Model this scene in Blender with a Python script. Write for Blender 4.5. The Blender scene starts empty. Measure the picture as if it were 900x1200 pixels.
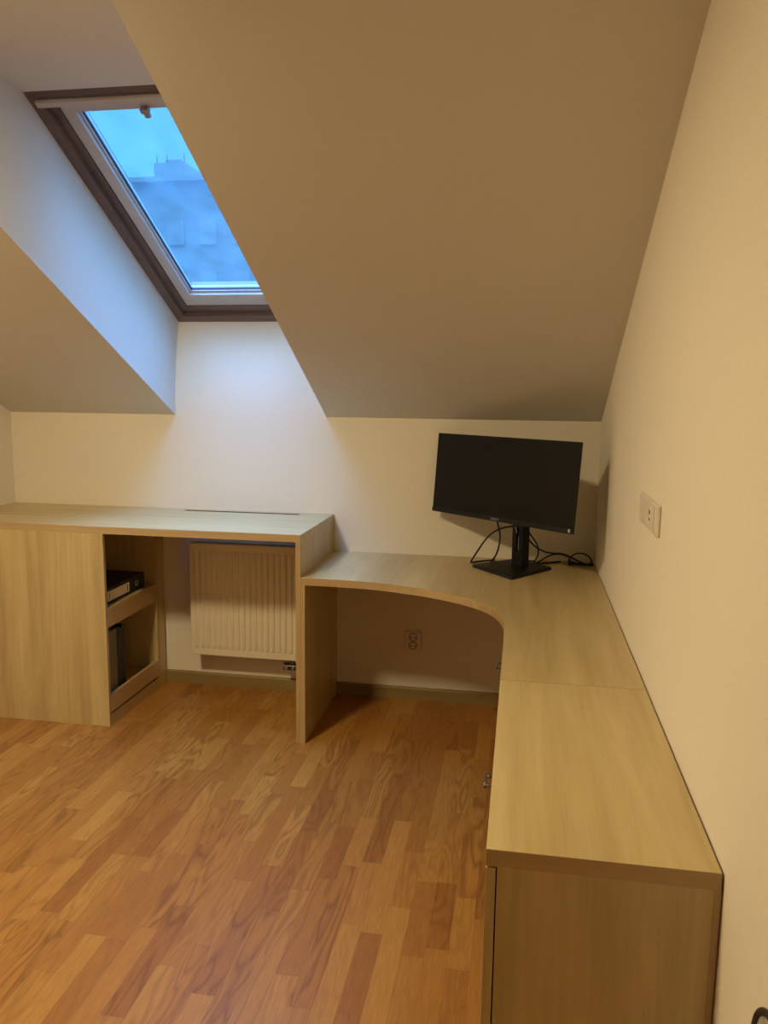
import bpy, bmesh, math, random
from mathutils import Vector, Matrix
random.seed(4)
scene = bpy.context.scene
COL = scene.collection

# ------------------------------------------------------------ camera, sky, exposure
cam_data = bpy.data.cameras.new('camera')
cam = bpy.data.objects.new('camera', cam_data); COL.objects.link(cam)
cam_data.sensor_fit = 'HORIZONTAL'; cam_data.sensor_width = 36.0
cam_data.lens = 36.0 * 939.67 / 900.0
right = Vector((0.98539688, 0.16987014, 0.01170965))
up = Vector((-0.03628781, 0.14231592, 0.98915589))
fwd = Vector((-0.16636158, 0.97513605, -0.14640188))
m = Matrix((right, up, -fwd)).transposed().to_4x4()
m.translation = Vector((-0.3608, -3.8736, 1.5382))
cam.matrix_world = m
cam_data.clip_start = 0.05; cam_data.clip_end = 300
scene.camera = cam
vs = scene.view_settings
vs.view_transform = 'Standard'; vs.look = 'None'; vs.gamma = 1; vs.use_curve_mapping = False
vs.exposure = 0.0

LAMP_POWER = 40.0
LAMP_COL = (1.0, 0.83, 0.49)
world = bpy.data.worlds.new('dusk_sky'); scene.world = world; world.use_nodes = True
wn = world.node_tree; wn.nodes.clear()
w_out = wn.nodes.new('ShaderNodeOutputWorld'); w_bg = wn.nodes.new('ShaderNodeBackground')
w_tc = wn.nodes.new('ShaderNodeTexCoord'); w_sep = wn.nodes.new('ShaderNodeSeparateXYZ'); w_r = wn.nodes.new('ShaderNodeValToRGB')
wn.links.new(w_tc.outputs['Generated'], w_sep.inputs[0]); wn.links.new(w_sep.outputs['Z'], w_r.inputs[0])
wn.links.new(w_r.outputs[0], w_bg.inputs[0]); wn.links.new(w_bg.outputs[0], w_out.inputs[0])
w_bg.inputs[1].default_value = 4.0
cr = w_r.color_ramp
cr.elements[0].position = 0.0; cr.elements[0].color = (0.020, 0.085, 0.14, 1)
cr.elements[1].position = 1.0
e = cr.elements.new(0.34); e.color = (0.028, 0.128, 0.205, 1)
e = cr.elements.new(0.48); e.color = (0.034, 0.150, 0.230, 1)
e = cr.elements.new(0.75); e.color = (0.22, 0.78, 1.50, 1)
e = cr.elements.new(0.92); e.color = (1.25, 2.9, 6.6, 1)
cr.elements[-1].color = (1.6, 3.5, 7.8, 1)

# portal: steers sampling to the roof window opening
A = Vector((-2.1047, 0.0667, 1.8855))          # lower left corner of the roof window, room side
DU = Vector((1, 0, 0)); DV = Vector((0, -0.88091, 0.473285)); DW = Vector((0, 0.473285, 0.88091))
pl = bpy.data.lights.new('window_portal', 'AREA'); pl.shape = 'RECTANGLE'; pl.size = 0.74; pl.size_y = 1.36
pl.cycles.is_portal = True
po = bpy.data.objects.new('window_portal', pl); COL.objects.link(po)
pm = Matrix((DU, DV, DU.cross(DV))).transposed().to_4x4()
pm.translation = A + DU * 0.395 + DV * 0.706 + DW * 0.13
if (DU.cross(DV)).dot(DW) < 0:
    pm = Matrix((-DU, DV, -DU.cross(DV))).transposed().to_4x4(); pm.translation = A + DU * 0.395 + DV * 0.706 + DW * 0.13
po.matrix_world = pm

# ------------------------------------------------------------ materials
def newmat(name):
    mt = bpy.data.materials.new(name); mt.use_nodes = True
    nt = mt.node_tree; b = nt.nodes['Principled BSDF']
    return mt, nt, b
def N(nt, kind, **kw):
    n = nt.nodes.new(kind)
    for k, v in kw.items():
        setattr(n, k, v)
    return n
def link(nt, a, b): nt.links.new(a, b)
def math_node(nt, op, a, b=None, c=None):
    n = N(nt, 'ShaderNodeMath', operation=op)
    for i, v in enumerate((a, b, c)):
        if v is None: continue
        if isinstance(v, (int, float)): n.inputs[i].default_value = v
        else: link(nt, v, n.inputs[i])
    return n.outputs[0]
def simple(name, col, rough=0.5, metal=0.0, var=0.03, scale=20.0, bump=0.0, spec=0.5, coat=0.0):
    mt, nt, b = newmat(name)
    tc = N(nt, 'ShaderNodeTexCoord'); no = N(nt, 'ShaderNodeTexNoise'); no.inputs['Scale'].default_value = scale; no.inputs['Detail'].default_value = 4
    link(nt, tc.outputs['Object'], no.inputs['Vector'])
    r = N(nt, 'ShaderNodeValToRGB'); link(nt, no.outputs['Fac'], r.inputs[0])
    r.color_ramp.elements[0].color = (*[max(0, c * (1 - var)) for c in col], 1); r.color_ramp.elements[0].position = .3
    r.color_ramp.elements[1].color = (*[min(1, c * (1 + var)) for c in col], 1); r.color_ramp.elements[1].position = .7
    link(nt, r.outputs[0], b.inputs['Base Color'])
    b.inputs['Roughness'].default_value = rough; b.inputs['Metallic'].default_value = metal
    b.inputs['Specular IOR Level'].default_value = spec
    if coat: b.inputs['Coat Weight'].default_value = coat
    if bump:
        bp = N(nt, 'ShaderNodeBump'); bp.inputs['Strength'].default_value = bump; bp.inputs['Distance'].default_value = 0.002
        link(nt, no.outputs['Fac'], bp.inputs['Height']); link(nt, bp.outputs[0], b.inputs['Normal'])
    return mt

def wood(name, axis, dark, mid, light, rough=0.30, blot=1.0):
    mt, nt, b = newmat(name)
    tc = N(nt, 'ShaderNodeTexCoord'); oi = N(nt, 'ShaderNodeObjectInfo')
    off = N(nt, 'ShaderNodeVectorMath', operation='SCALE'); off.inputs[0].default_value = (7.3, 5.1, 9.7); link(nt, oi.outputs['Random'], off.inputs['Scale'])
    add = N(nt, 'ShaderNodeVectorMath', operation='ADD'); link(nt, tc.outputs['Object'], add.inputs[0]); link(nt, off.outputs[0], add.inputs[1])
    def stretched(long, short):
        mp = N(nt, 'ShaderNodeMapping'); s = [short] * 3; s[axis] = long; mp.inputs['Scale'].default_value = s
        link(nt, add.outputs[0], mp.inputs['Vector']); return mp.outputs[0]
    def noise(vec, sc, det, dist=0.0):
        n = N(nt, 'ShaderNodeTexNoise'); n.inputs['Scale'].default_value = sc; n.inputs['Detail'].default_value = det; n.inputs['Distortion'].default_value = dist
        link(nt, vec, n.inputs['Vector']); return n.outputs['Fac']
    broad = noise(stretched(0.5, 6.0), 1.0, 3, 0.6)
    medium = noise(stretched(1.2, 26.0), 1.0, 5, 0.8)
    fine = noise(stretched(9.0, 260.0), 1.0, 3)
    cont = noise(stretched(0.55, 5.0), 1.3, 2, 0.4)
    rings = math_node(nt, 'PINGPONG', math_node(nt, 'MULTIPLY', cont, 14.0), 1.0)
    f = math_node(nt, 'ADD', math_node(nt, 'MULTIPLY', broad, 0.55 * blot), math_node(nt, 'MULTIPLY', medium, 0.35))
    f = math_node(nt, 'ADD', f, math_node(nt, 'MULTIPLY', fine, 0.16))
    f = math_node(nt, 'ADD', f, math_node(nt, 'MULTIPLY', rings, 0.07))
    r = N(nt, 'ShaderNodeValToRGB'); link(nt, f, r.inputs[0])
    c = r.color_ramp
    c.elements[0].position = 0.40; c.elements[0].color = (*dark, 1)
    c.elements[1].position = 0.72; c.elements[1].color = (*light, 1)
    q = c.elements.new(0.56); q.color = (*mid, 1)
    link(nt, r.outputs[0], b.inputs['Base Color'])
    b.inputs['Roughness'].default_value = rough; b.inputs['Specular IOR Level'].default_value = .7
    bp = N(nt, 'ShaderNodeBump'); bp.inputs['Strength'].default_value = 0.15; bp.inputs['Distance'].default_value = 0.0006
    link(nt, fine, bp.inputs['Height']); link(nt, bp.outputs[0], b.inputs['Normal'])
    return mt

OAK = ((0.41, 0.295, 0.13), (0.52, 0.39, 0.18), (0.61, 0.475, 0.235))
M = {}
M['oak_x'] = wood('pale_oak_laminate_lengthwise', 0, *OAK)
M['oak_y'] = wood('pale_oak_laminate_crosswise', 1, *OAK)
M['oak_z'] = wood('pale_oak_laminate_upright', 2, *OAK)
EDGE = ((0.43, 0.29, 0.135), (0.50, 0.345, 0.165), (0.56, 0.40, 0.20))
M['edge_x'] = wood('oak_edge_band_lengthwise', 0, *EDGE, blot=.6)
M['edge_y'] = wood('oak_edge_band_crosswise', 1, *EDGE, blot=.6)
M['edge_z'] = wood('oak_edge_band_upright', 2, *EDGE, blot=.6)
M['skirting'] = wood('skirting_wood', 0, (0.21, 0.135, 0.040), (0.25, 0.165, 0.05), (0.29, 0.195, 0.062), rough=.65)
M['skirting_y'] = wood('skirting_wood_crosswise', 1, (0.21, 0.135, 0.040), (0.25, 0.165, 0.05), (0.29, 0.195, 0.062), rough=.65)
M['brown_frame'] = wood('brown_stained_frame', 0, (0.10, 0.060, 0.045), (0.135, 0.082, 0.062), (0.17, 0.11, 0.082), rough=.45)
M['brown_frame_v'] = wood('brown_stained_frame_side', 1, (0.10, 0.060, 0.045), (0.135, 0.082, 0.062), (0.17, 0.11, 0.082), rough=.45)
M['wall'] = simple('cream_wall_paint', (0.80, 0.72, 0.59), .85, var=.012, scale=60, bump=.12)
M['rear_bounce_cut'] = simple('bounce_cutting_brown', (0.14, 0.10, 0.06), .85)  # unseen rear wall: brown chosen to cut bounce light and keep shadows dark
M['ceiling'] = simple('off_white_ceiling_paint', (0.68, 0.65, 0.60), .88, var=.012, scale=50, bump=.10)
M['black'] = simple('black_plastic', (0.005, 0.0045, 0.004), .45, spec=.35, var=.05)
M['cable'] = simple('black_cable_sheath', (0.010, 0.009, 0.009), .45)
M['display'] = simple('dark_display', (0.006, 0.0050, 0.0030), .30, var=.02, spec=.22)
M['silver'] = simple('silver_print', (0.45, 0.45, 0.45), .4)
M['sticker'] = simple('white_sticker_and_highlight', (0.55, 0.54, 0.52), .6)  # also serves the painted highlight on the monitor pole
M['sash'] = simple('white_painted_sash', (0.56, 0.52, 0.52), .45)
M['gasket'] = simple('dark_rubber_gasket', (0.01, 0.03, 0.06), .5)
M['radiator'] = simple('cream_enamel', (0.74, 0.66, 0.50), .35, var=.01)
M['grille'] = simple('dark_grey_grille', (0.10, 0.085, 0.075), .5)
M['chrome'] = simple('brushed_chrome', (0.62, 0.60, 0.58), .28, metal=1.0)
M['steel'] = simple('brushed_steel', (0.62, 0.56, 0.46), .45, metal=.6, var=.3, scale=60)
M['handle_metal'] = simple('dull_grey_metal', (0.16, 0.14, 0.12), .45, metal=.8)
M['dark_metal'] = simple('dark_metal', (0.06, 0.05, 0.045), .4, metal=.6)
M['socket'] = simple('cream_socket_plastic', (0.76, 0.68, 0.56), .35, var=.01)
M['socket_pinkish'] = simple('pinkish_white_plastic', (0.78, 0.64, 0.56), .35, var=.01)
M['socket_rim'] = simple('grey_brown_socket_rim', (0.22, 0.18, 0.15), .5)
M['hole'] = simple('socket_hole', (0.05, 0.04, 0.03), .7)
M['binder_black'] = simple('black_binder_cover', (0.016, 0.020, 0.028), .5, var=.2, scale=200)
M['binder_green'] = simple('grey_green_binder_cover', (0.18, 0.17, 0.11), .55)
M['binder_blue'] = simple('blue_folder_cover', (0.04, 0.07, 0.12), .5)
M['paper'] = simple('paper_label', (0.80, 0.76, 0.66), .8)
M['concrete'] = simple('blue_grey_facade', (0.135, 0.128, 0.085), .9, var=.03, scale=.35)
M['far_glass'] = simple('dull_window_glass', (0.144, 0.136, 0.090), .7)
M['ground'] = simple('dark_ground', (0.08, 0.09, 0.08), .9)
M['latch'] = simple('grey_brown_latch', (0.34, 0.27, 0.24), .45)

# glass pane: see-through, slightly misted and dirty
mt, nt, b = newmat('misted_window_glass'); nt.nodes.remove(b)
o = [n for n in nt.nodes if n.type == 'OUTPUT_MATERIAL'][0]
tr = N(nt, 'ShaderNodeBsdfTransparent'); tr.inputs[0].default_value = (0.90, 0.95, 0.98, 1)
tl = N(nt, 'ShaderNodeBsdfTranslucent'); tl.inputs[0].default_value = (0.55, 0.8, 1.0, 1)
gl = N(nt, 'ShaderNodeBsdfGlossy'); gl.inputs['Roughness'].default_value = .05
tc = N(nt, 'ShaderNodeTexCoord'); no = N(nt, 'ShaderNodeTexNoise'); no.inputs['Scale'].default_value = 7; no.inputs['Detail'].default_value = 8
link(nt, tc.outputs['Object'], no.inputs['Vector'])
mr = N(nt, 'ShaderNodeMapRange'); link(nt, no.outputs['Fac'], mr.inputs[0]); mr.inputs[1].default_value = .3; mr.inputs[2].default_value = .75; mr.inputs[3].default_value = .03; mr.inputs[4].default_value = .06
m1 = N(nt, 'ShaderNodeMixShader'); link(nt, mr.outputs[0], m1.inputs[0]); link(nt, tr.outputs[0], m1.inputs[1]); link(nt, tl.outputs[0], m1.inputs[2])
m2 = N(nt, 'ShaderNodeMixShader'); m2.inputs[0].default_value = .03; link(nt, m1.outputs[0], m2.inputs[1]); link(nt, gl.outputs[0], m2.inputs[2])
link(nt, m2.outputs[0], o.inputs[0]); M['glass'] = mt

# lamp globe
mt, nt, b = newmat('warm_lamp_globe')
b.inputs['Base Color'].default_value = (.9, .88, .8, 1)
b.inputs['Emission Color'].default_value = (*LAMP_COL, 1); b.inputs['Emission Strength'].default_value = LAMP_POWER * 5.2
M['globe'] = mt

# floor: three-strip laminate, strips run away from the camera (Y)
mt, nt, b = newmat('strip_laminate_floor')
tc = N(nt, 'ShaderNodeTexCoord'); sp = N(nt, 'ShaderNodeSeparateXYZ'); link(nt, tc.outputs['Object'], sp.inputs[0])
X, Y = sp.outputs['X'], sp.outputs['Y']
SW, SL = 0.064, 0.44
ix = math_node(nt, 'FLOOR', math_node(nt, 'DIVIDE', X, SW))
wn1 = N(nt, 'ShaderNodeTexWhiteNoise', noise_dimensions='1D'); link(nt, ix, wn1.inputs['W'])
yo = math_node(nt, 'ADD', math_node(nt, 'DIVIDE', Y, SL), math_node(nt, 'MULTIPLY', wn1.outputs['Value'], 13.7))
# joints of unequal length: warp the running coordinate
yo = math_node(nt, 'ADD', yo, math_node(nt, 'MULTIPLY', math_node(nt, 'SINE', math_node(nt, 'MULTIPLY', yo, 2.3)), 0.22))
iy = math_node(nt, 'FLOOR', yo)
cb = N(nt, 'ShaderNodeCombineXYZ'); link(nt, ix, cb.inputs[0]); link(nt, iy, cb.inputs[1])
wn2 = N(nt, 'ShaderNodeTexWhiteNoise', noise_dimensions='3D'); link(nt, cb.outputs[0], wn2.inputs['Vector'])
rnd = wn2.outputs['Value']
sc = N(nt, 'ShaderNodeSeparateColor'); link(nt, wn2.outputs['Color'], sc.inputs[0])
gv = N(nt, 'ShaderNodeCombineXYZ')
link(nt, math_node(nt, 'ADD', math_node(nt, 'MULTIPLY', X, 13.0), math_node(nt, 'MULTIPLY', rnd, 41.0)), gv.inputs[0])
link(nt, math_node(nt, 'ADD', math_node(nt, 'MULTIPLY', Y, 2.1), math_node(nt, 'MULTIPLY', sc.outputs['Green'], 37.0)), gv.inputs[1])
gn = N(nt, 'ShaderNodeTexNoise'); gn.inputs['Scale'].default_value = 1.0; gn.inputs['Detail'].default_value = 1.5; gn.inputs['Distortion'].default_value = .35
link(nt, gv.outputs[0], gn.inputs['Vector'])
ring = math_node(nt, 'PINGPONG', math_node(nt, 'MULTIPLY', gn.outputs['Fac'], 15.0), 1.0)
ring = math_node(nt, 'POWER', ring, 2.2)
fv = N(nt, 'ShaderNodeCombineXYZ'); link(nt, math_node(nt, 'MULTIPLY', X, 300.0), fv.inputs[0]); link(nt, math_node(nt, 'MULTIPLY', Y, 14.0), fv.inputs[1]); link(nt, math_node(nt, 'MULTIPLY', rnd, 9.0), fv.inputs[2])
fn = N(nt, 'ShaderNodeTexNoise'); fn.inputs['Scale'].default_value = 1.0; fn.inputs['Detail'].default_value = 3; link(nt, fv.outputs[0], fn.inputs['Vector'])
tone = N(nt, 'ShaderNodeValToRGB'); link(nt, rnd, tone.inputs[0])
t_ = tone.color_ramp; t_.elements[0].position = 0; t_.elements[0].color = (0.29, 0.112, 0.020, 1); t_.elements[1].position = 1; t_.elements[1].color = (0.44, 0.215, 0.043, 1)
q = t_.elements.new(.15); q.color = (0.335, 0.138, 0.024, 1); q = t_.elements.new(.6); q.color = (0.39, 0.174, 0.032, 1)
amt = math_node(nt, 'MULTIPLY', ring, math_node(nt, 'MULTIPLY', sc.outputs['Blue'], 0.75))
mx = N(nt, 'ShaderNodeMix', data_type='RGBA'); link(nt, amt, mx.inputs['Factor']); link(nt, tone.outputs[0], mx.inputs['A']); mx.inputs['B'].default_value = (0.18, 0.062, 0.010, 1)
mr = N(nt, 'ShaderNodeMapRange'); link(nt, fn.outputs['Fac'], mr.inputs[0]); mr.inputs[1].default_value = .25; mr.inputs[2].default_value = .75; mr.inputs[3].default_value = .82; mr.inputs[4].default_value = 1.14
mm = N(nt, 'ShaderNodeMix', data_type='RGBA', blend_type='MULTIPLY'); mm.inputs['Factor'].default_value = 1; link(nt, mx.outputs['Result'], mm.inputs['A'])
cc = N(nt, 'ShaderNodeCombineColor')
for i in range(3): link(nt, mr.outputs[0], cc.inputs[i])
link(nt, cc.outputs[0], mm.inputs['B'])
# hairline joints between strips
fx = math_node(nt, 'FRACT', math_node(nt, 'DIVIDE', X, SW)); fy = math_node(nt, 'FRACT', yo)
jx = math_node(nt, 'LESS_THAN', math_node(nt, 'ABSOLUTE', math_node(nt, 'SUBTRACT', fx, 0.5)), 0.485)
jy = math_node(nt, 'LESS_THAN', math_node(nt, 'ABSOLUTE', math_node(nt, 'SUBTRACT', fy, 0.5)), 0.497)
jj = math_node(nt, 'MULTIPLY_ADD', math_node(nt, 'MULTIPLY', jx, jy), 0.13, 0.87)
cj = N(nt, 'ShaderNodeCombineColor')
for i in range(3): link(nt, jj, cj.inputs[i])
mj = N(nt, 'ShaderNodeMix', data_type='RGBA', blend_type='MULTIPLY'); mj.inputs['Factor'].default_value = 1; link(nt, mm.outputs['Result'], mj.inputs['A']); link(nt, cj.outputs[0], mj.inputs['B'])
link(nt, mj.outputs['Result'], b.inputs['Base Color'])
b.inputs['Roughness'].default_value = .36
M['floor'] = mt

# ------------------------------------------------------------ mesh helpers
class MB:
    """collects shapes for ONE mesh object"""
    def __init__(s): s.bm = bmesh.new(); s.mats = []
    def mi(s, mat):
        if mat not in s.mats: s.mats.append(mat)
        return s.mats.index(mat)
    def face(s, pts, mat):
        f = s.bm.faces.new([s.bm.verts.new(p) for p in pts]); f.material_index = s.mi(mat); return f
    def hexa(s, p, mat, mats=None):
        """8 corners: 0-3 bottom loop, 4-7 top loop; mats by face (bottom, top, 4 sides)"""
        v = [s.bm.verts.new(q) for q in p]
        idx = [(3, 2, 1, 0), (4, 5, 6, 7), (0, 1, 5, 4), (1, 2, 6, 5), (2, 3, 7, 6), (3, 0, 4, 7)]
        for k, i in enumerate(idx):
            f = s.bm.faces.new([v[j] for j in i]); f.material_index = s.mi(mats[k] if mats else mat)
    def box(s, x0, x1, y0, y1, z0, z1, mat, bev=0.0, mats=None):
        if bev:
            b2 = bmesh.new(); bmesh.ops.create_cube(b2, size=1)
            for v in b2.verts: v.co = ((x0 + x1) / 2 + v.co.x * (x1 - x0), (y0 + y1) / 2 + v.co.y * (y1 - y0), (z0 + z1) / 2 + v.co.z * (z1 - z0))
            if mats:
                for f in b2.faces:
                    n = f.normal
                    k = 1 if n.z > .5 else 0 if n.z < -.5 else 2 if n.y < -.5 else 3 if n.x > .5 else 4 if n.y > .5 else 5
                    f.material_index = s.mi(mats[k])
            else:
                for f in b2.faces: f.material_index = s.mi(mat)
            bmesh.ops.bevel(b2, geom=b2.edges[:], offset=bev, segments=2, profile=.5, affect='EDGES')
            s.merge(b2)
        else:
            s.hexa([(x0, y0, z0), (x1, y0, z0), (x1, y1, z0), (x0, y1, z0), (x0, y0, z1), (x1, y0, z1), (x1, y1, z1), (x0, y1, z1)], mat, mats)
    def merge(s, b2, xf=None):
        vm = {}
        for v in b2.verts: vm[v] = s.bm.verts.new(xf @ v.co if xf else v.co)
        for f in b2.faces:
            g = s.bm.faces.new([vm[v] for v in f.verts]); g.material_index = f.material_index; g.smooth = f.smooth
        b2.free()
    def prism(s, poly, ax, a, b, mat, side=None):
        """polygon in the plane across axis ax, extruded from a to b"""
        def P(q, t):
            l = list(q); l.insert(ax, t); return l
        lo = [s.bm.verts.new(P(q, a)) for q in poly]; hi = [s.bm.verts.new(P(q, b)) for q in poly]
        f = s.bm.faces.new(lo); f.material_index = s.mi(mat); f = s.bm.faces.new(hi[::-1]); f.material_index = s.mi(mat)
        n = len(poly)
        for i in range(n):
            f = s.bm.faces.new([lo[i], hi[i], hi[(i + 1) % n], lo[(i + 1) % n]]); f.material_index = s.mi(side or mat)
    def cyl(s, p0, p1, r0, mat, r1=None, seg=24, smooth=True):
        p0, p1 = Vector(p0), Vector(p1); d = p1 - p0; r1 = r0 if r1 is None else r1
        b2 = bmesh.new(); bmesh.ops.create_cone(b2, cap_ends=True, segments=seg, radius1=r0, radius2=r1, depth=d.length)
        for f in b2.faces:
            f.material_index = s.mi(mat); f.smooth = smooth and len(f.verts) == 4
        s.merge(b2, Matrix.Translation((p0 + p1) / 2) @ d.to_track_quat('Z', 'Y').to_matrix().to_4x4())
    def torus(s, c, axis, R, r, mat, seg=48, sg=12):
        q = Vector(axis).to_track_quat('Z', 'Y').to_matrix()
        ring = []
        for i in range(seg):
            a = 2 * math.pi * i / seg; row = []
            for j in range(sg):
                t = 2 * math.pi * j / sg
                row.append(s.bm.verts.new(Vector(c) + q @ Vector(((R + r * math.cos(t)) * math.cos(a), (R + r * math.cos(t)) * math.sin(a), r * math.sin(t)))))
            ring.append(row)
        for i in range(seg):
            for j in range(sg):
                f = s.bm.faces.new([ring[i][j], ring[(i + 1) % seg][j], ring[(i + 1) % seg][(j + 1) % sg], ring[i][(j + 1) % sg]]); f.smooth = True; f.material_index = s.mi(mat)
    def lathe(s, prof, c, axis, mat, seg=40):
        """prof: (radius, height) pairs along axis"""
        q = Vector(axis).to_track_quat('Z', 'Y').to_matrix(); rows = []
        for r, h in prof:
            rows.append([s.bm.verts.new(Vector(c) + q @ Vector((r * math.cos(2 * math.pi * i / seg), r * math.sin(2 * math.pi * i / seg), h))) for i in range(seg)])
        for a, b in zip(rows, rows[1:]):
            for i in range(seg):
                f = s.bm.faces.new([a[i], a[(i + 1) % seg], b[(i + 1) % seg], b[i]]); f.smooth = True; f.material_index = s.mi(mat)
        for r in (rows[0], rows[-1]):
            f = s.bm.faces.new(r); f.material_index = s.mi(mat)
    def build(s, name, parent=None, origin=None, xf=None):
        if origin is not None:
            o = Vector(origin)
            for v in s.bm.verts: v.co -= o
        bmesh.ops.recalc_face_normals(s.bm, faces=s.bm.faces[:])
        me = bpy.data.meshes.new(name); s.bm.to_mesh(me); s.bm.free()
        for k in s.mats: me.materials.append(M[k])
        ob = bpy.data.objects.new(name, me); COL.objects.link(ob)
        if parent is not None: ob.parent = parent
        elif origin is not None: ob.location = origin
        return ob
def tag(o, label=None, cat=None, group=None, kind=None):
    if label: o['label'] = label
    if cat: o['category'] = cat
    if group: o['group'] = group
    if kind: o['kind'] = kind
    return o
def empty(name, loc, label=None, cat=None, group=None, kind=None):
    o = bpy.data.objects.new(name, None); COL.objects.link(o); o.location = loc; o.empty_display_size = .1
    return tag(o, label, cat, group, kind)
def cable(name, parent, origin, pts, r, mat):
    cu = bpy.data.curves.new(name, 'CURVE'); cu.dimensions = '3D'; cu.bevel_depth = r; cu.bevel_resolution = 4; cu.resolution_u = 10; cu.use_fill_caps = True
    sp = cu.splines.new('NURBS'); sp.points.add(len(pts) - 1); sp.order_u = 4; sp.use_endpoint_u = True
    for p_, q in zip(sp.points, pts): p_.co = (*(Vector(q) - Vector(origin)), 1)
    cu.materials.append(M[mat]); tmp = bpy.data.objects.new(name, cu); me = bpy.data.meshes.new_from_object(tmp)
    for f in me.polygons: f.use_smooth = True
    bpy.data.objects.remove(tmp); ob = bpy.data.objects.new(name, me); COL.objects.link(ob)
    if parent: ob.parent = parent
    else: ob.location = origin
    return ob

# ------------------------------------------------------------ the room
LX, BACK, FLAT = -3.03, -7.4, 2.5537
ZJ = 1.4187; SY = -2.323           # where the slope starts at the back wall and where it meets the flat ceiling
RX0, RX1 = -2.1047, -1.3150        # window recess
OUT = A + DW * 0.17
zo = lambda y: OUT.z - (y - OUT.y) * 0.473285 / 0.88091
g = MB(); g.box(LX - .15, .15, BACK - .15, .35, -.12, 0, 'floor'); tag(g.build('floor', origin=(0, 0, 0)), 'orange-brown strip laminate floor running toward the back wall', 'floor', kind='structure')
g = MB(); g.box(0, .15, BACK - .15, .35, 0, 3.4, 'wall'); tag(g.build('wall_right'), 'plain cream wall on the right behind the long desk', 'wall', kind='structure')
g = MB(); g.box(LX - .15, LX, BACK - .15, .35, 0, 3.4, 'wall'); tag(g.build('wall_left'), 'cream side wall at the left edge beside the raised desk', 'wall', kind='structure')
g = MB(); g.box(LX, 0, BACK - .15, BACK, 0, FLAT, 'rear_bounce_cut'); tag(g.build('wall_rear'), 'plain unseen wall behind the viewpoint, made brown to keep shadows dark', 'wall', kind='structure')
g = MB()
g.prism([(0, 0), (0, ZJ), (.35, ZJ), (.35, 0)], 0, LX, 0, 'wall')
g.prism([(0, ZJ)] + [(A.y * (k / 24) ** 2, ZJ + (A.z - ZJ) * k / 24) for k in range(1, 25)] + [(OUT.y - .02, zo(OUT.y - .02)), (.35, zo(.35)), (.35, ZJ)], 0, RX0, RX1, 'wall')
tag(g.build('wall_back'), 'low cream knee wall at the back rising into the window recess', 'wall', kind='structure')
g = MB()
side = [(0, ZJ), (.35, ZJ), (.35, zo(.35)), (-2.7, zo(-2.7)), (-2.7, FLAT), (SY, FLAT)]
g.prism(side, 0, LX, RX0, 'ceiling'); g.prism(side, 0, RX1, 0, 'ceiling')
TB = A + DV * 1.4118
g.prism([(TB.y, FLAT), (TB.y + DW.y * .17, TB.z + DW.z * .17), (-2.7, zo(-2.7)), (-2.7, FLAT)], 0, RX0, RX1, 'ceiling')
g.box(LX, 0, BACK, -2.7, FLAT, FLAT + .25, 'ceiling')
tag(g.build('ceiling'), 'off-white sloping attic ceiling cut open around the roof window', 'ceiling', kind='structure')

def skirting(name, x0, x1, lab):
    g = MB(); g.prism([(0, 0), (-.016, 0), (-.016, .056), (-.011, .064), (0, .064)], 0, x0, x1, 'skirting')
    tag(g.build(name), lab, 'baseboard', kind='structure')
skirting('baseboard_back', -2.188, -1.299, 'wooden skirting board below the radiator')
skirting('baseboard_corner', -1.258, -.385, 'wooden skirting board under the corner desk')
g = MB(); g.prism([(0, 0), (-.016, 0), (-.016, .056), (-.011, .064), (0, .064)], 1, BACK, -2.60, 'skirting_y')
tag(g.build('baseboard_right'), 'wooden skirting board along the right wall', 'baseboard', kind='structure')

# ------------------------------------------------------------ roof window
WW, WL = RX1 - RX0, 1.4118
def W(u, v, w): return A + DU * u + DV * v + DW * w
win = empty('window_1', A, 'sloping roof window with brown outer frame and white sash', 'window', kind='structure')
def wbox(g, u0, u1, v0, v1, w0, w1, mat):
    g.hexa([W(u0, v0, w0), W(u1, v0, w0), W(u1, v1, w0), W(u0, v1, w0), W(u0, v0, w1), W(u1, v0, w1), W(u1, v1, w1), W(u0, v1, w1)], mat)
def wring(g, o, i, w0, w1, ms, mh):
    (a, b, c, d), (e_, f_, h, k) = o, i     # u0,u1,v0,v1
    wbox(g, a, e_, c, d, w0, w1, ms); wbox(g, f_, b, c, d, w0, w1, ms)
    wbox(g, e_, f_, c, h, w0, w1, mh); wbox(g, e_, f_, k, d, w0, w1, mh)
g = MB(); wring(g, (0, WW, 0, WL), (.045, WW - .045, .050, WL - .03), 0.0, .17, 'brown_frame_v', 'brown_frame')
wring(g, (.045, WW - .045, .050, WL - .03), (.075, WW - .075, .098, WL - .045), .022, .17, 'brown_frame_v', 'brown_frame')
fr = g.build('window_frame', win, A)
for uu in (.05, WW - .05):
    g = MB(); c0 = W(uu, .055, .020); g.cyl(c0 - DW * .006, c0 + DW * .004, .006, 'dark_metal', seg=16); g.build('bolt', fr, A)
g = MB()
wring(g, (.077, WW - .077, .100, WL - .05), (.125, WW - .125, .186, 1.290), .030, .085, 'sash', 'sash')
wring(g, (.118, WW - .118, .176, 1.296), (.133, WW - .133, .196, 1.285), .046, .078, 'sash', 'sash')
g.build('sash', win, A)
g = MB(); wring(g, (.126, WW - .126, .189, 1.291), (.1375, WW - .1375, .2005, 1.281), .054, .064, 'gasket', 'gasket')
g.build('gasket', win, A)
g = MB(); wbox(g, .128, WW - .128, .190, 1.290, .060, .066, 'glass'); g.build('pane', win, A)
g = MB()
prof = [(1.376, .030), (1.376, -.004), (1.371, -.010), (1.350, -.010), (1.345, -.004), (1.345, .030)]
lo = [g.bm.verts.new(W(.024, v, w)) for v, w in prof]; hi = [g.bm.verts.new(W(WW - .024, v, w)) for v, w in prof]
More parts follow.
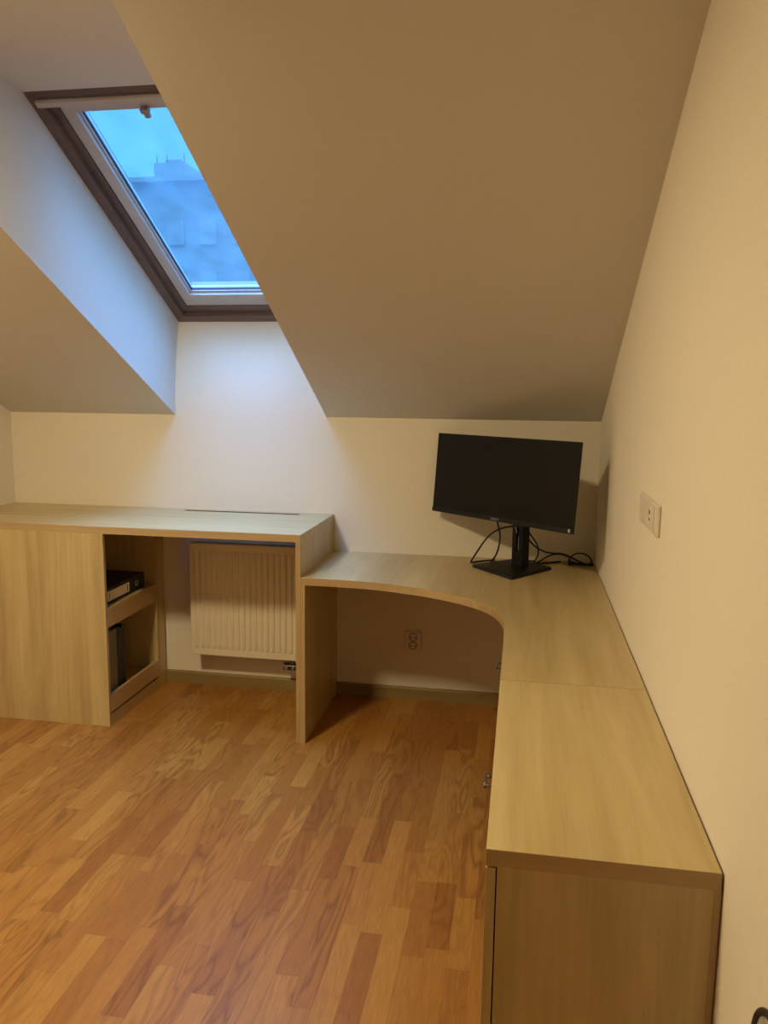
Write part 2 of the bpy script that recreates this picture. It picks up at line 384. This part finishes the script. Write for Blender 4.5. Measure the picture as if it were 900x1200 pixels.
g.mi('sash')
g.bm.faces.new(lo); g.bm.faces.new(hi[::-1])
for i in range(len(prof)): g.bm.faces.new([lo[i], hi[i], hi[(i + 1) % 6], lo[(i + 1) % 6]])
vb = g.build('ventilation_bar', win, A); vb['label'] = 'white ventilation flap bar across the window top'
g = MB(); wbox(g, .379, .409, 1.284, 1.302, .010, .030, 'latch'); wbox(g, .384, .404, 1.262, 1.286, .014, .026, 'latch'); g.build('latch', win, A)

# ------------------------------------------------------------ outside: apartment block
gr = MB(); gr.box(-90, 60, 6, 110, -9.2, -9, 'ground'); tag(gr.build('outdoor_ground'), 'dark ground outside the house', 'ground', kind='structure')
bd = empty('apartment_building', (-18, 40, -9), 'hazy long apartment block with a rooftop tower seen through the roof window', 'building')
bo = bd.location
g = MB(); g.box(-44, 10, 40, 54, -9, 12.95, 'concrete'); g.build('wall', bd, bo)
g = MB(); g.box(-44.3, 10.3, 39.7, 54.3, 12.95, 13.2, 'concrete'); g.build('roof', bd, bo)
g = MB(); g.box(-21.0, -19.2, 40.0, 44, 13.2, 14.0, 'concrete'); g.box(-20.5, -19.6, 40.4, 43, 14.0, 14.25, 'concrete'); tw = g.build('rooftop_tower', bd, bo)
for xx in (-20.9, -20.3, -19.3):
    g = MB(); g.cyl((xx, 40.2, 13.9), (xx, 40.2, 14.7), .03, 'dark_metal', seg=8); g.build('mast', tw, bo)
pane_proto = None
for r_ in range(5):
    for c_ in range(14):
        x0 = -26 + c_ * 1.9; z0 = 9.6 - r_ * 2.7
        if pane_proto is None:
            g = MB(); g.box(-26, -25.0, 39.93, 40.0, 9.6, 10.9, 'far_glass'); pane_proto = g.build('window', bd, bo)
        else:
            c = pane_proto.copy(); COL.objects.link(c); c.parent = bd; c.location = (c_ * 1.9, 0, -r_ * 2.7)

# ------------------------------------------------------------ raised desk over the radiator
HU, TU, DY, XU = .936, .032, -.617, -1.277
o0 = Vector((-2.15, -.31, 0))
t = empty('raised_desk', o0, 'tall pale oak worktop over the radiator with a dark vent slot along the wall', 'desk')
g = MB()
X0, X1, Y0, Y1, z0, z1 = LX + .001, XU, DY, -.001, HU - TU, HU
hx0, hx1, hy0, hy1 = -2.045, -1.440, -.068, -.030
O = [(X0, Y0), (X1, Y0), (X1, Y1), (X0, Y1)]; H = [(hx0, hy0), (hx1, hy0), (hx1, hy1), (hx0, hy1)]
for z in (z0, z1):
    for i in range(4):
        j = (i + 1) % 4; g.face([(*O[i], z), (*O[j], z), (*H[j], z), (*H[i], z)], 'oak_x')
for i in range(4):
    j = (i + 1) % 4
    g.face([(*O[i], z0), (*O[j], z0), (*O[j], z1), (*O[i], z1)], 'edge_x' if i != 1 else 'oak_z')
    g.face([(*H[i], z0), (*H[j], z0), (*H[j], z1), (*H[i], z1)], 'edge_x')
bmesh.ops.remove_doubles(g.bm, verts=g.bm.verts[:], dist=1e-5)
g.build('desktop', t, o0)
g = MB(); g.box(-1.2985, XU, DY, -.001, 0, z0, 'oak_z', mats=['oak_z', 'oak_z', 'edge_z', 'oak_z', 'oak_z', 'oak_z']); g.build('side_panel', t, o0)
g = MB()
g.box(hx0, hx1, hy0 + .0, hy0 + .004, z1 - .012, z1 - .002, 'grille'); g.box(hx0, hx1, hy1 - .004, hy1, z1 - .012, z1 - .002, 'grille')
for i in range(60):
    xx = hx0 + .006 + i * (hx1 - hx0 - .012) / 59; g.box(xx - .0015, xx + .0015, hy0 + .004, hy1 - .004, z1 - .011, z1 - .003, 'grille')
gl_ = g.build('vent_grille', t, o0); gl_['label'] = 'dark vent grille set in the slot'

# shelf cabinet under the raised desk
XS = -2.188
o1 = Vector((-2.6, -.31, 0))
t = empty('shelf_cabinet', o1, 'pale oak cabinet under the raised desk, its open shelves facing the radiator', 'cabinet')
zt = HU - TU
g = MB(); g.box(LX + .001, XS, DY, DY + .018, 0, zt, 'oak_z', mats=['oak_z', 'oak_z', 'oak_z', 'edge_z', 'oak_z', 'oak_z']); g.build('front_panel', t, o1)
g = MB(); g.box(LX + .001, XS, -.105, -.087, 0, zt, 'oak_z', mats=['oak_z', 'oak_z', 'oak_z', 'edge_z', 'oak_z', 'oak_z']); g.build('rear_panel', t, o1)
g = MB(); g.box(XS - .018, XS, -.0868, -.0165, 0, zt, 'oak_z'); g.build('side_strip', t, o1)
g = MB(); g.box(-2.56, -2.545, DY + .018, -.105, .05, zt, 'oak_z'); g.build('back_panel', t, o1)
g = MB(); g.box(-2.545, XS - .019, DY + .018, -.105, .537, .553, 'oak_y'); sh = g.build('shelf', t, o1)
g = MB(); g.box(XS - .018, XS, DY + .0185, -.1055, .466, .556, 'edge_y'); g.build('fascia', sh, o1)
g = MB(); g.box(-2.545, XS - .019, DY + .018, -.105, .088, .104, 'oak_y'); sh = g.build('shelf', t, o1)
g = MB(); g.box(XS - .018, XS, DY + .0185, -.1055, .063, .145, 'edge_y'); g.build('fascia', sh, o1)
g = MB(); g.box(XS - .020, XS - .001, DY + .0185, -.1055, 0, .053, 'edge_y'); g.box(XS - .10, XS - .02, DY + .0185, -.1055, 0, .05, 'hole'); g.build('plinth', t, o1)

# binders
def binder(name, lab, x1, y0, y1, z0, z1, mat, lying=False):
    """lever arch binder: covers, spine toward +x"""
    o = Vector((x1 - .14, (y0 + y1) / 2, z0)); t = empty(name, o, lab, 'binder')
    g = MB(); th = .003
    if lying:
        g.box(x1 - .285, x1, y0, y1, z0, z0 + th, mat, .001); g.box(x1 - .285, x1, y0, y1, z1 - th, z1, mat, .001); g.box(x1 - th, x1, y0, y1, z0, z1, mat, .001)
    else:
        g.box(x1 - .285, x1, y0, y0 + th, z0, z1, mat, .001); g.box(x1 - .285, x1, y1 - th, y1, z0, z1, mat, .001); g.box(x1 - th, x1, y0, y1, z0, z1, mat, .001)
    g.build('cover', t, o)
    g = MB()
    if lying: g.box(x1 - .27, x1 - .03, y0 + .008, y1 - .008, z0 + th + .0005, z0 + (z1 - z0) * .6, 'paper')
    else: g.box(x1 - .27, x1 - .03, y0 + th + .0005, y1 - th - .002, z0 + .01, z1 - .01, 'paper')
    g.build('paper_stack', t, o)
    return t, o
SZ = .553
t, o = binder('binder', 'black lever binder with a white spine label lying flat on the upper shelf', -2.222, -.565, -.165, SZ + .001, SZ + .078, 'binder_black', True)
g = MB(); g.box(-2.2222, -2.2208, -.535, -.325, SZ + .016, SZ + .062, 'paper'); lb = g.build('spine_label', t, o); lb['label'] = 'white paper label'
for y0, y1 in ((-.520, -.515), (-.347, -.340)):
    g = MB(); g.box(-2.2209, -2.2204, y0, y1, SZ + .024, SZ + .054, 'hole'); g.build('print_mark', lb, o)
g = MB(); g.torus((-2.2205, -.250, SZ + .040), (1, 0, 0), .0125, .0022, 'chrome', 32, 8); g.cyl((-2.2225, -.250, SZ + .04), (-2.2214, -.250, SZ + .04), .0115, 'hole', seg=24); g.build('finger_ring', t, o)
for lab, y0, y1, h, mt_ in (
    ('grey-green binder standing upright on the lower shelf', -.560, -.458, .318, 'binder_green'),
    ('black binder squeezed between the grey-green binder and the thin blue folder', -.4565, -.427, .318, 'binder_black'),
    ('thin blue folder standing between two black binders', -.4255, -.414, .305, 'binder_blue'),
    ('black binder at the end of the upright row, nearest the radiator side', -.4125, -.382, .316, 'binder_black')):
    t, o = binder('folder' if 'folder stand' in lab else 'binder', lab, -2.225, y0, y1, .105, .105 + h, mt_)
    if 'folder stand' in lab: t['category'] = 'folder'

# ------------------------------------------------------------ radiator
rx0, rx1, ry0, ry1, rz0, rz1 = -1.996, -1.400, -.132, -.035, .200, .782
o = Vector(((rx0 + rx1) / 2, -.08, rz0))
t = empty('radiator', o, 'cream ribbed panel radiator on the wall under the raised desk', 'radiator')
def rpanel(name, yf, yb):
    g = MB(); n = 18; x = rx0 + .020; pitch = (rx1 - rx0 - .040) / n; pts = [(rx0, yb), (rx0, yf + .004), (rx0 + .004, yf)]
    zi0, zi1 = rz0 + .035, rz1 - .035
    g.box(rx0, rx1, yf, yb, rz0, rz1, 'radiator', .004)
    # pressed ribs: raised vertical ribs with rounded ends
    for i in range(n):
        xc = x + pitch * (i + .5); w = pitch * .36; d = .007
        b2 = bmesh.new(); prof = []
        lo_ = []; rows = []
        zs = [(zi0, 0), (zi0 + .012, .75), (zi0 + .022, 1), (zi1 - .022, 1), (zi1 - .012, .75), (zi1, 0)]
        for z, k in zs:
            row = []
            for a in (-1, -.72, -.3, .3, .72, 1):
                dd = {1: 0, .72: .8, .3: 1}[abs(a)]
                row.append(b2.verts.new((xc + a * w, yf - d * dd * k + .0003, z)))
            rows.append(row)
        for r1_, r2_ in zip(rows, rows[1:]):
            for k in range(5):
                f = b2.faces.new([r1_[k], r1_[k + 1], r2_[k + 1], r2_[k]]); f.smooth = True
        g.merge(b2)
    return g.build(name, t, o)
rpanel('front_panel', ry0 + .007, ry0 + .019)
g = MB(); g.box(rx0, rx1, ry1 - .012, ry1, rz0, rz1, 'radiator', .003); g.build('rear_panel', t, o)
g = MB()
for i in range(34):
    xx = rx0 + .03 + i * (rx1 - rx0 - .06) / 33; g.box(xx - .001, xx + .001, ry0 + .0195, ry1 - .0125, rz0 + .04, rz1 - .03, 'radiator')
g.build('convector_fins', t, o)
g = MB()
for xx in (rx0 + .0005, rx1 - .0025): g.box(xx, xx + .002, ry0 + .0195, ry1 - .0125, rz0 + .03, rz1 - .002, 'radiator')
for i in range(44):
    xx = rx0 + .01 + i * (rx1 - rx0 - .02) / 43; g.box(xx - .0022, xx + .0022, ry0 + .0195, ry1 - .0125, rz1 - .008, rz1 - .002, 'radiator')
g.build('top_grille', t, o)
for xx, zz in ((rx0 + .12, rz0 + .09), (rx1 - .12, rz0 + .09), (rx0 + .12, rz1 - .12), (rx1 - .12, rz1 - .12)):
    g = MB(); g.box(xx - .015, xx + .015, ry1, 0, zz, zz + .03, 'radiator'); g.build('bracket', t, o)
g = MB()
for xx in (-1.500, -1.450):
    g.cyl((xx, -.082, .145), (xx, -.082, .199), .010, 'chrome', seg=20); g.cyl((xx, -.082, .158), (xx, -.082, .180), .016, 'dark_metal', seg=6, smooth=False)
    g.cyl((xx, -.082, .152), (xx, 0, .152), .008, 'chrome', seg=16)
g.box(-1.518, -1.432, -.098, -.066, .138, .166, 'dark_metal', .004); g.cyl((-1.500, -.100, .152), (-1.500, -.096, .152), .008, 'chrome', seg=16); g.cyl((-1.465, -.100, .152), (-1.465, -.096, .152), .006, 'chrome', seg=16)
v = g.build('valve', t, o); v['label'] = 'dark metal valve block with chrome nuts'

# ------------------------------------------------------------ corner desk with curved inner edge
HD, TD = .75, .032
o = Vector((-.75, -.4, 0))
t = empty('corner_desk', o, 'low pale oak corner desk with a curved inner edge, carrying the monitor', 'desk')
key = [(-1.10, -.6190), (-1.00, -.6270), (-.9094, -.6430), (-.81, -.6730), (-.7224, -.7060), (-.645, -.7460), (-.5781, -.7890), (-.53, -.8280), (-.4904, -.8700), (-.46, -.9120), (-.4391, -.9520), (-.420, -1.005), (-.4082, -1.0600), (-.400, -1.125), (-.3967, -1.19)]
def smooth_line(pts, n=5):
    out = []
    P = [pts[0]] + pts + [pts[-1]]
    for i in range(1, len(P) - 2):
        for k in range(n):
            s = k / n; a, b_, c, d = [Vector(q) for q in P[i - 1:i + 3]]
            out.append(tuple(.5 * ((2 * b_) + (c - a) * s + (2 * a - 5 * b_ + 4 * c - d) * s * s + (-a + 3 * b_ - 3 * c + d) * s ** 3)))
    out.append(pts[-1]); return out
curve = [(XU + .0005, DY)] + smooth_line(key)
SEAM, END, WD = -1.699, -2.5558, -.3967
outline = curve + [(WD, SEAM + .0004), (-.004, SEAM + .0004), (-.004, -.001), (XU + .0005, -.001)]
g = MB(); g.prism(outline, 2, HD - TD, HD, 'oak_y', 'edge_x')
for f in g.bm.faces:
    if abs(f.normal.z) < .5: f.smooth = False
g.build('desktop', t, o)
g = MB(); g.box(XU + .0006, XU + .0186, DY, -.001, 0, HD - TD, 'oak_z', mats=['oak_z', 'oak_z', 'edge_z', 'oak_z', 'oak_z', 'oak_z']); g.build('side_panel', t, o)

o = Vector((-.2, -2.13, HD - TD))
g = MB(); g.box(WD, -.004, END, SEAM - .0004, HD - TD, HD, 'oak_y', .0008, mats=['oak_y', 'oak_y', 'edge_x', 'edge_y', 'edge_x', 'edge_y'])
tag(g.build('worktop', origin=o), 'straight pale oak worktop over the near cabinet beside the right wall', 'worktop')

def handle(parent, o, yc, z):
    g = MB(); x = WD - .017
    g.cyl((x, yc - .028, z), (x, yc + .028, z), .0035, 'handle_metal', seg=16)
    for s in (-.022, .022): g.cyl((x, yc + s, z), (WD - .0002, yc + s, z), .003, 'handle_metal', seg=12)
    g.build('handle', parent, o)
ZC = HD - TD
o = Vector((-.2, -2.13, 0))
t = empty('low_cabinet', o, 'pale oak cabinet nearest the viewer, showing its broad end panel', 'cabinet')
g = MB(); g.box(-.3765, -.0145, END + .0005, END + .0185, 0, ZC, 'oak_z'); g.build('end_panel', t, o)
g = MB(); g.box(-.3765, -.0165, SEAM - .0185, SEAM - .0005, 0, ZC, 'oak_z'); g.build('inner_panel', t, o)
g = MB(); g.box(-.0345, -.0165, END + .0185, SEAM - .0185, .06, ZC, 'oak_z'); g.build('back_panel', t, o)
g = MB(); g.box(-.3765, -.0345, END + .0185, SEAM - .0185, .06, .078, 'oak_y'); g.build('bottom_panel', t, o)
g = MB(); g.box(-.3745, -.0345, END + .0185, SEAM - .0185, .39, .408, 'oak_y'); g.build('shelf', t, o)
g = MB(); g.box(-.3600, -.3450, END + .0185, SEAM - .0185, 0, .06, 'oak_y'); g.build('plinth', t, o)
g = MB(); g.box(-.0135, -.002, END + .003, SEAM - .001, 0, ZC, 'edge_z'); g.build('filler_strip', t, o)
ymid = (END + SEAM) / 2
for y0, y1 in ((END + .0005, ymid - .001), (ymid + .001, SEAM - .0015)):
    g = MB(); g.box(WD, WD + .0175, y0, y1, .004, ZC - .003, 'oak_z', .0006); d = g.build('door', t, o)
    if y0 < ymid - .1: handle(d, o, -2.165, .68)
o = Vector((-.2, -1.4, 0))
t = empty('corner_cabinet', o, 'pale oak cabinet under the right arm of the corner desk', 'cabinet')
g = MB(); g.box(-.3765, -.0165, SEAM + .0005, SEAM + .0185, 0, ZC, 'oak_z'); g.box(-.3765, -.0165, -1.158, -1.14, 0, ZC, 'oak_z'); g.box(-.0345, -.0165, SEAM + .0185, -1.158, 0, ZC, 'oak_z'); g.box(-.3765, -.0345, SEAM + .0185, -1.158, .06, .078, 'oak_y'); g.build('body', t, o)
g = MB(); g.box(WD, WD + .0175, SEAM + .0015, -1.1405, .004, ZC - .003, 'oak_z', .0006); d = g.build('door', t, o); handle(d, o, -1.375, .68)

# ------------------------------------------------------------ sockets
o = Vector((-.8635, 0, .307))
t = empty('wall_socket', o, 'double wall socket low on the back wall under the corner desk', 'socket')
g = MB(); g.box(-.905, -.822, -.016, -.0005, .258, .357, 'socket_pinkish', .005); g.build('plate', t, o)
for zc in (.330, .286):
    g = MB(); g.torus((-.8635, -.0165, zc), (0, -1, 0), .0190, .0022, 'socket_rim', 36, 8); g.cyl((-.8635, -.0170, zc), (-.8635, -.0155, zc), .0175, 'socket', seg=32)
    s_ = g.build('outlet', t, o)
    g = MB()
    for dx in (-.0095, .0095): g.cyl((-.8635 + dx, -.0178, zc - .002), (-.8635 + dx, -.0168, zc - .002), .0036, 'hole', seg=12)
    g.cyl((-.8635, -.0245, zc + .009), (-.8635, -.0165, zc + .009), .0024, 'chrome', seg=12)
    g.build('pin_holes', s_, o)

o = Vector((0, -1.575, 1.218))
t = empty('socket_panel', o, 'wide cream socket plate on the right wall above the desk', 'socket')
g = MB(); g.box(-.011, -.0003, -1.740, -1.428, 1.176, 1.260, 'socket', .004); g.build('plate', t, o)
g = MB(); g.box(-.0135, -.0105, -1.520, -1.446, 1.187, 1.249, 'socket', .002); g.build('blank_cover', t, o)
for yy, w in ((-1.4415, .003), (-1.5275, .0035)):
    g = MB(); g.box(-.0118, -.0109, yy - w, yy + w, 1.186, 1.250, 'socket_rim'); g.build('seam', t, o)
g = MB(); g.box(-.0140, -.0105, -1.700, -1.536, 1.184, 1.252, 'socket', .002)
g.torus((-.0140, -1.640, 1.218), (-1, 0, 0), .024, .0020, 'socket', 36, 8)
out = g.build('outlet', t, o)
g = MB()
for yc, zc, r in ((-1.640, 1.2290, .0060), (-1.640, 1.2100, .0042)): g.cyl((-.0152, yc, zc), (-.0138, yc, zc), r, 'hole', seg=16)
g.build('pin_holes', out, o)

# round fitting at the lower right edge
o = Vector((0, -2.868, .655))
t = empty('wall_fitting', o, 'round dark-rimmed metal fitting low on the right wall at the picture edge', 'wall fitting')
g = MB(); g.torus((-.010, o.y, o.z), (-1, 0, 0), .076, .0050, 'dark_metal'); g.build('rim', t, o)
g = MB(); g.lathe([(.070, 0.0003), (.072, .010), (.060, .011), (.030, .006), (.010, .005)], (-.0002, o.y, o.z), (-1, 0, 0), 'steel'); g.build('dish', t, o)

# ------------------------------------------------------------ monitor
o = Vector((-.387, -.245, HD))
t = empty('computer_monitor', o, 'wide black computer monitor on a square-based stand in the desk corner', 'monitor')
yaw, pit = -.709, .083
rt = Vector((math.cos(yaw), math.sin(yaw), 0)); bk = Vector((-math.sin(yaw), math.cos(yaw), 0))
u_ = (Vector((0, 0, 1)) * math.cos(pit) + bk * math.sin(pit)).normalized(); n_ = rt.cross(u_)   # n_ points out of the front or back
if n_.dot(bk) > 0: n_ = -n_
C0 = Vector((-.451, -.325, 1.169)); SWD, SHT = .824, .373
def S(a, b_, c): return C0 + rt * a + u_ * b_ + n_ * c       # c > 0 toward the viewer
def sbox(g, a0, a1, b0, b1, c0, c1, mat, taper=0.0):
    k = taper
    g.hexa([S(a0 + k, b0 + k, c0), S(a1 - k, b0 + k, c0), S(a1 - k, b1 - k, c0), S(a0 + k, b1 - k, c0), S(a0, b0, c1), S(a1, b0, c1), S(a1, b1, c1), S(a0, b1, c1)], mat)
g = MB(); sbox(g, -SWD / 2, SWD / 2, -SHT / 2, SHT / 2, -.014, -.001, 'black'); sbox(g, -SWD / 2 + .03, SWD / 2 - .03, -SHT / 2 + .02, SHT / 2 - .03, -.036, -.014, 'black', .05)
g.build('housing', t, o)
g = MB(); sbox(g, -SWD / 2 + .004, SWD / 2 - .004, -SHT / 2 + .022, SHT / 2 - .004, -.001, .0002, 'display'); g.build('screen', t, o)
g = MB(); sbox(g, -SWD / 2, SWD / 2, -SHT / 2, -SHT / 2 + .020, -.0009, .0022, 'black'); bz = g.build('lower_bezel', t, o)
g = MB()
for k, wv in enumerate((.006, .006, .007, .006, .006)):
    a0 = -.030 + k * .0095; bb = -SHT / 2 + .006
    sbox(g, a0, a0 + .0016, bb, bb + .008, .0022, .0027, 'silver'); sbox(g, a0, a0 + wv, bb + .0066, bb + .008, .0022, .0027, 'silver'); sbox(g, a0, a0 + wv, bb, bb + .0014, .0022, .0027, 'silver')
    if k in (0, 2, 4): sbox(g, a0 + wv - .0016, a0 + wv, bb, bb + .008, .0022, .0027, 'silver')
g.build('maker_mark', bz, o)
g = MB(); sbox(g, SWD / 2 - .020, SWD / 2 - .011, -SHT / 2 + .006, -SHT / 2 + .020, .0022, .0026, 'sticker'); g.build('sticker', bz, o)
# stand pole, turned with the base
Bc = Vector((-.350, -.225, HD))
d1 = Vector((.64, -.77, 0)).normalized(); d2 = Vector((-d1.y, d1.x, 0))
g = MB(); hw, hd, zt_ = .036, .020, 1.13; sl = .0075
def P3(a, b_, z): return Bc + d1 * a + d2 * b_ + Vector((0, 0, z - HD))
def pbox(a0, a1, b0, b1, z0, z1, mat='black'):
    g.hexa([P3(a0, b0, z0), P3(a1, b0, z0), P3(a1, b1, z0), P3(a0, b1, z0), P3(a0, b0, z1), P3(a1, b0, z1), P3(a1, b1, z1), P3(a0, b1, z1)], mat)
zb = HD + .014; s0, s1 = .830, .945
pbox(-hw, -sl, -hd, hd, zb, zt_); pbox(sl, hw, -hd, hd, zb, zt_); pbox(-sl, sl, -hd, hd, zb, s0); pbox(-sl, sl, -hd, hd, s1, zt_); pbox(-sl, sl, -hd * .2, hd, s0, s1)
g.build('pole', t, o)
g = MB(); pbox(.0085, .0100, -hd - .0012, -hd, .842, .905, 'sticker'); g.build('slit_highlight', t, o)  # pale strip: highlight of the pole slit, painted as a thin part
g = MB(); g.cyl(P3(0, -.005, 1.12), S(.0, -.02, -.03), .034, 'black', seg=28); g.box(*[q for k in range(3) for q in (sorted((S(-.045, -.065, -.038)[k], S(.045, .045, -.034)[k])))], 'black') if False else None
sbox(g, -.05, .05, -.06, .06, -.048, -.034, 'black'); g.build('mount_head', t, o)
g = MB(); g.hexa([P3(*q) for q in ((-.006, -hd - .003, .918), (.000, -hd - .003, .918), (.000, -hd, .918), (-.006, -hd, .918), (-.016, -hd - .003, .944), (-.010, -hd - .003, .944), (-.010, -hd, .944), (-.016, -hd, .944))], 'sticker')
ct = g.build('cable_clip', t, o); ct['label'] = 'small pale clip'
# base plate: square turned corner-on, corners slightly clipped
cr_ = [Vector(q) for q in ((-.567, -.232, HD), (-.382, -.462, HD), (-.205, -.210, HD), (-.372, -.045, HD))]
poly = []
for i in range(4):
    p0, p1, p2 = cr_[i - 1], cr_[i], cr_[(i + 1) % 4]
    for s in (.06, .03): poly.append(p1.lerp(p0, s) if s == .06 else p1.lerp(p1.lerp(p0, .5).lerp(p1.lerp(p2, .5), .5), .03))
    poly.append(p1.lerp(p2, .06))
g = MB()
ctr = sum(cr_, Vector()) / 4
rings_ = [(1.0, .0004), (1.0, .008), (.985, .0125), (.90, .0145)]
rows = [[g.bm.verts.new(ctr + (q - ctr) * k + Vector((0, 0, h))) for q in poly] for k, h in rings_]
g.mi('black')
for a_, b_ in zip(rows, rows[1:]):
    for i in range(len(poly)): g.bm.faces.new([a_[i], a_[(i + 1) % len(poly)], b_[(i + 1) % len(poly)], b_[i]])
g.bm.faces.new(rows[0]); g.bm.faces.new(rows[-1])
g.build('base', t, o)

# cables
o = Vector((-.45, -.19, HD))
c = cable('video_cable', None, o, [(-.452, -.255, 1.03), (-.463, -.20, .995), (-.460, -.2, .957), (-.446, -.2, .918), (-.443, -.2, .878), (-.451, -.195, .826), (-.466, -.185, .789), (-.480, -.165, .770), (-.49, -.13, .7555), (-.45, -.09, .7535), (-.36, -.045, .7535), (-.28, -.05, .7535)], .0040, 'cable')
tag(c, 'thin black cable hanging straight from the monitor back behind the base', 'cable')
o = Vector((-.55, -.2, HD))
c = cable('power_cable', None, o, [(-.30, -.17, .955), (-.335, -.175, .948), (-.37, -.19, .943), (-.405, -.2, .941), (-.44, -.205, .932), (-.474, -.21, .917), (-.508, -.21, .883), (-.538, -.21, .834), (-.563, -.215, .792), (-.578, -.205, .762), (-.574, -.15, .7545), (-.53, -.10, .7535), (-.47, -.06, .7535)], .0040, 'cable')
tag(c, 'black cable arching in a wide loop left of the monitor pole', 'cable')
o = Vector((-.28, -.17, HD))
c = cable('data_cable', None, o, [(-.330, -.165, .935), (-.307, -.165, .90), (-.283, -.165, .873), (-.268, -.165, .842), (-.266, -.16, .806), (-.280, -.14, .774), (-.29, -.12, .756), (-.27, -.10, .7535), (-.20, -.07, .7535), (-.16, -.03, .7535)], .0037, 'cable')
tag(c, 'short black cable bowing down close to the right of the monitor pole', 'cable')
o = Vector((-.1, -.1, HD))
t = empty('coiled_cable', o, 'black cable with a tied coil lying in the desk corner by the right wall', 'cable')
cable('cord', t, o, [(-.325, -.165, .89), (-.300, -.15, .858), (-.273, -.135, .831), (-.233, -.12, .812), (-.194, -.12, .808), (-.155, -.115, .810), (-.115, -.11, .793), (-.068, -.10, .767), (-.040, -.09, .756), (-.022, -.085, .758), (-.016, -.08, .775), (-.035, -.075, .797), (-.065, -.072, .808), (-.097, -.072, .804), (-.120, -.075, .782), (-.125, -.08, .758), (-.09, -.085, .754), (-.045, -.09, .754), (-.018, -.095, .756)], .0040, 'cable')
cable('cord', t, o, [(-.285, -.11, .7535), (-.262, -.12, .765), (-.235, -.12, .787), (-.205, -.12, .803), (-.170, -.118, .808), (-.135, -.11, .797), (-.10, -.10, .780), (-.060, -.09, .760), (-.03, -.08, .7545), (-.05, -.07, .754), (-.09, -.075, .756), (-.125, -.085, .770)], .0037, 'cable')
g = MB(); g.cyl((-.128, -.085, .757), (-.100, -.083, .760), .009, 'cable', seg=14); g.cyl((-.125, -.083, .775), (-.112, -.083, .757), .006, 'cable', seg=14); g.build('cable_tie', t, o)
g = MB(); g.box(-.034, -.010, -.100, -.072, .7505, .764, 'cable', .003); g.build('plug', t, o)

# ------------------------------------------------------------ ceiling lamp that lights the room
LP = Vector((-1.95, -2.42, FLAT))
t = empty('ceiling_lamp', LP, 'round warm flat lamp fixed flush to the flat ceiling', 'lamp')
g = MB(); g.lathe([(.170, -.0005), (.175, -.010), (.175, -.034), (.166, -.036), (.163, -.028)], LP, (0, 0, 1), 'sash'); g.build('lamp_housing', t, LP)
g = MB(); g.lathe([(.160, -.0285), (.156, -.033), (.100, -.038), (.004, -.040)], LP, (0, 0, 1), 'globe'); g.build('lamp_diffuser', t, LP)
